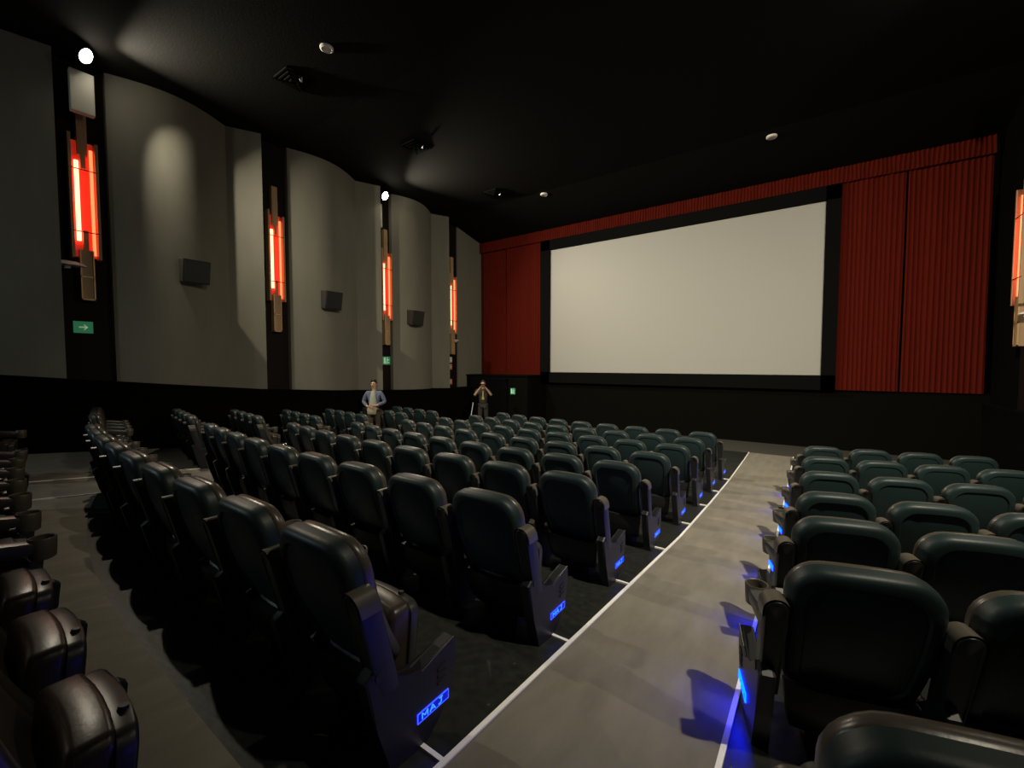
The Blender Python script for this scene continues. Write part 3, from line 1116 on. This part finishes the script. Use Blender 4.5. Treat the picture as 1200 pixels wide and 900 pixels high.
def person(loc, face, label, arms, cloth, legs_m, jacket_sleeve=True, tee=None):
    """metres, local: +Y is where the person looks; arms: (elbow, wrist) for left(-x) and right(+x)"""
    t = empty('person', loc, face)
    tag(t, label, 'person')
    H = 0.0
    body = {
        'pelvis': ((0, 0, 0.93), (0.115, 0.08)), 'waist': ((0, 0.0, 1.08), (0.10, 0.075)), 'chest': ((0, -0.005, 1.26), (0.13, 0.08)),
        'neckbase': ((0, -0.01, 1.44), (0.060, 0.055)), 'neck': ((0, 0.0, 1.50), 0.052), 'head0': ((0, 0.015, 1.57), (0.062, 0.075)), 'head1': ((0, 0.02, 1.64), (0.074, 0.092)), 'head2': ((0, 0.01, 1.70), (0.060, 0.075)),
    }
    E = [('pelvis', 'waist'), ('waist', 'chest'), ('chest', 'neckbase'), ('neckbase', 'neck'), ('neck', 'head0'), ('head0', 'head1'), ('head1', 'head2')]
    for sgn, nm in ((-1, 'L'), (1, 'R')):
        el, wr, hd, fdir = arms[nm]
        body['sh' + nm] = ((sgn * 0.175, -0.01, 1.38), 0.048)
        body['el' + nm] = (el, 0.042)
        body['wr' + nm] = (wr, 0.028)
        hdv = Vector(hd)
        body['palm' + nm] = (tuple(hdv), (0.036, 0.018))
        E += [('chest', 'sh' + nm), ('sh' + nm, 'el' + nm), ('el' + nm, 'wr' + nm), ('wr' + nm, 'palm' + nm)]
        fd = Vector(fdir).normalized()
        side = Vector((sgn, 0, 0)).cross(fd)
        if side.length < 0.1:
            side = Vector((0, 0, 1))
        side.normalize()
        for k, ln in enumerate((0.062, 0.072, 0.068, 0.052)):
            b = hdv + side * (0.0285 - 0.019 * k) + fd * 0.03
            m1 = b + fd * ln * 0.5 + Vector((-sgn * 0.012, 0, -0.006))
            m2 = b + fd * ln * 0.85 + Vector((-sgn * 0.034, 0, -0.02))
            for q, pp, rr in (('a', b, 0.0095), ('b', m1, 0.0085), ('c', m2, 0.0075)):
                body['f%s%d%s' % (nm, k, q)] = (tuple(pp), rr)
            E += [('palm' + nm, 'f%s%da' % (nm, k)), ('f%s%da' % (nm, k), 'f%s%db' % (nm, k)), ('f%s%db' % (nm, k), 'f%s%dc' % (nm, k))]
        tb = hdv + Vector((-sgn * 0.03, 0.005, 0.02))
        body['t%sa' % nm] = (tuple(tb), 0.011)
        body['t%sb' % nm] = (tuple(tb + fd * 0.03 + Vector((-sgn * 0.012, 0, 0.008))), 0.009)
        E += [('palm' + nm, 't%sa' % nm), ('t%sa' % nm, 't%sb' % nm)]
        body['hip' + nm] = ((sgn * 0.09, 0, 0.84), 0.078)
        body['kn' + nm] = ((sgn * 0.11, 0.02, 0.50), 0.060)
        body['an' + nm] = ((sgn * 0.12, -0.02, 0.09), 0.040)
        body['toe' + nm] = ((sgn * 0.14, 0.14, 0.035), 0.034)
        E += [('pelvis', 'hip' + nm), ('hip' + nm, 'kn' + nm), ('kn' + nm, 'an' + nm), ('an' + nm, 'toe' + nm)]
    b = skinned('body', body, E, M['skin'], t, 2)
    # face
    bm = bm_new()
    loft(bm, [[Vector(p) / S for p in ring] for ring in (
        [(-0.008, 0.105, 1.655), (0.008, 0.105, 1.655), (0.008, 0.09, 1.655), (-0.008, 0.09, 1.655)],
        [(-0.016, 0.126, 1.618), (0.016, 0.126, 1.618), (0.016, 0.09, 1.612), (-0.016, 0.09, 1.612)])])
    obj('nose', bm, M['skin'], t, smooth=True)
    bm = bm_new(); box(bm, -0.025 / S, 0.025 / S, 0.09 / S, 0.108 / S, 1.585 / S, 1.595 / S, bev=0.002)
    obj('mouth', bm, M['redpaper'], t)
    for sx in (-1, 1):
        ell('eye', (sx * 0.030, 0.098, 1.652), (0.012, 0.008, 0.007), M['phone'], t)
        ell('ear', (sx * 0.078, 0.0, 1.635), (0.010, 0.022, 0.032), M['skin'], t)
    # hair cap
    def hs(p):
        q = p.copy()
        if q.y > 0.25 and q.z < 0.55:
            q.y = 0.25 - 0.1 * (q.y - 0.25)
        if q.z < -0.4:
            q.z = -0.4
        return q
    ell('hair', (0, 0.0, 1.672), (0.090, 0.112, 0.098), M['hair'], t, hs)
    # top
    top = {'pelvis': ((0, 0, 0.86), (0.168, 0.126)), 'waist': ((0, 0, 1.08), (0.148, 0.112)), 'chest': ((0, -0.005, 1.27), (0.182, 0.126)), 'nb': ((0, -0.012, 1.445), (0.092, 0.080))}
    TE = [('pelvis', 'waist'), ('waist', 'chest'), ('chest', 'nb')]
    for sgn, nm in ((-1, 'L'), (1, 'R')):
        el, wr, hd, fdir = arms[nm]
        wrv = Vector(el).lerp(Vector(wr), 0.85 if jacket_sleeve else 0.12)
        top['sh' + nm] = ((sgn * 0.188, -0.01, 1.395), 0.074)
        top['el' + nm] = (el, 0.058)
        top['wr' + nm] = (tuple(wrv), 0.046)
        TE += [('chest', 'sh' + nm), ('sh' + nm, 'el' + nm), ('el' + nm, 'wr' + nm)]
    skinned('jacket' if tee else 'shirt', top, TE, cloth, t, 2)
    if tee:
        bm = bm_new()
        R = []
        for z, hw, yy in ((0.90, 0.075, 0.142), (1.08, 0.07, 0.130), (1.25, 0.06, 0.142), (1.38, 0.045, 0.115), (1.45, 0.035, 0.075)):
            R.append([Vector((-hw * 1.5, yy - 0.045, z)) / S, Vector((-hw * 1.3, yy - 0.012, z)) / S, Vector((0, yy + 0.014, z)) / S, Vector((hw * 1.3, yy - 0.012, z)) / S, Vector((hw * 1.5, yy - 0.045, z)) / S])
        loft(bm, R)
        obj('tee_shirt', bm, tee, t, smooth=60)
    tr = {'pelvis': ((0, 0, 0.93), (0.152, 0.112))}
    TE = []
    for sgn, nm in ((-1, 'L'), (1, 'R')):
        tr['hip' + nm] = ((sgn * 0.09, 0, 0.86), 0.103)
        tr['kn' + nm] = ((sgn * 0.11, 0.02, 0.50), 0.076)
        tr['an' + nm] = ((sgn * 0.12, -0.02, 0.11), 0.064)
        TE += [('pelvis', 'hip' + nm), ('hip' + nm, 'kn' + nm), ('kn' + nm, 'an' + nm)]
    skinned('trousers', tr, TE, legs_m, t, 2)
    for sgn in (-1, 1):
        ell('shoe', (sgn * 0.135, 0.07, 0.045), (0.05, 0.135, 0.05), M['black'], t)
    return t


# standing at the left, hands together at the waist
mx_, my_ = -11.70, 8.70
p1 = person((mx_, my_ - 0.0, flo(my_)), math.radians(215), 'person in blue grey jacket and pale tee, hands at the waist, among the left seats',
            {'L': ((-0.30, -0.02, 1.13), (-0.12, 0.20, 1.05), (-0.06, 0.24, 1.06), (0.7, 0.5, 0)),
             'R': ((0.30, -0.02, 1.13), (0.12, 0.20, 1.03), (0.06, 0.24, 1.03), (-0.7, 0.5, 0))},
            M['jacket'], M['trousers'], True, M['tee'])
# something pale held against the hips
bm = bm_new()
R = []
for z, hw, d in ((0.80, 0.10, 0.03), (0.83, 0.125, 0.05), (0.92, 0.13, 0.055), (1.0, 0.12, 0.045), (1.02, 0.10, 0.03)):
    R.append([Vector((hw * math.cos(q), 0.20 + d * math.sin(q), z)) / S for q in lin(0, 2 * PI, 16)[:-1]])
loft(bm, R)
o = obj('waist_bag', bm, M['khaki'], loc=(mx_, my_, flo(my_)), rotz=math.radians(215), smooth=60)
tag(o, 'pale khaki bag held at the waist of the person in the blue grey jacket', 'bag')

# standing by the front wall, holding a phone up to the face
px_, py_ = -11.25, 13.75
p2 = person((px_, py_, flo(py_)), math.radians(218), 'person in a dark shirt by the front wall, raising a phone to the face',
            {'L': ((-0.30, 0.10, 1.22), (-0.10, 0.24, 1.50), (-0.06, 0.27, 1.55), (0.25, 0.2, 1)),
             'R': ((0.30, 0.10, 1.22), (0.10, 0.24, 1.50), (0.06, 0.27, 1.55), (-0.25, 0.2, 1))},
            M['darkshirt'], M['darkshirt'], False)
bm = bm_new()
box(bm, -0.02 / S, 0.02 / S, 0.115 / S, 0.12 / S, 1.18 / S, 1.40 / S, bev=0.001)
box(bm, -0.04 / S, 0.04 / S, 0.140 / S, 0.145 / S, 1.08 / S, 1.18 / S, bev=0.001)
obj('lanyard', bm, M['lanyard'], p2)
bm = bm_new(); box(bm, -0.08 / S, 0.08 / S, 0.30 / S, 0.312 / S, 1.56 / S, 1.64 / S, bev=0.004)
o = obj('phone', bm, M['phone'], loc=(px_, py_, flo(py_)), rotz=math.radians(218))
tag(o, 'dark phone held up by the person at the front wall', 'phone')
bm = bm_new(); cyl(bm, (0.50 / S, 0.16 / S, 0.02), (0.34 / S, 0.20 / S, 0.98 / S), 0.016, seg=10)
o = obj('walking_stick', bm, M['white'], loc=(px_, py_, flo(py_)), rotz=math.radians(218), smooth=True)
tag(o, 'thin pale stick leaning beside the person at the front wall', 'stick')
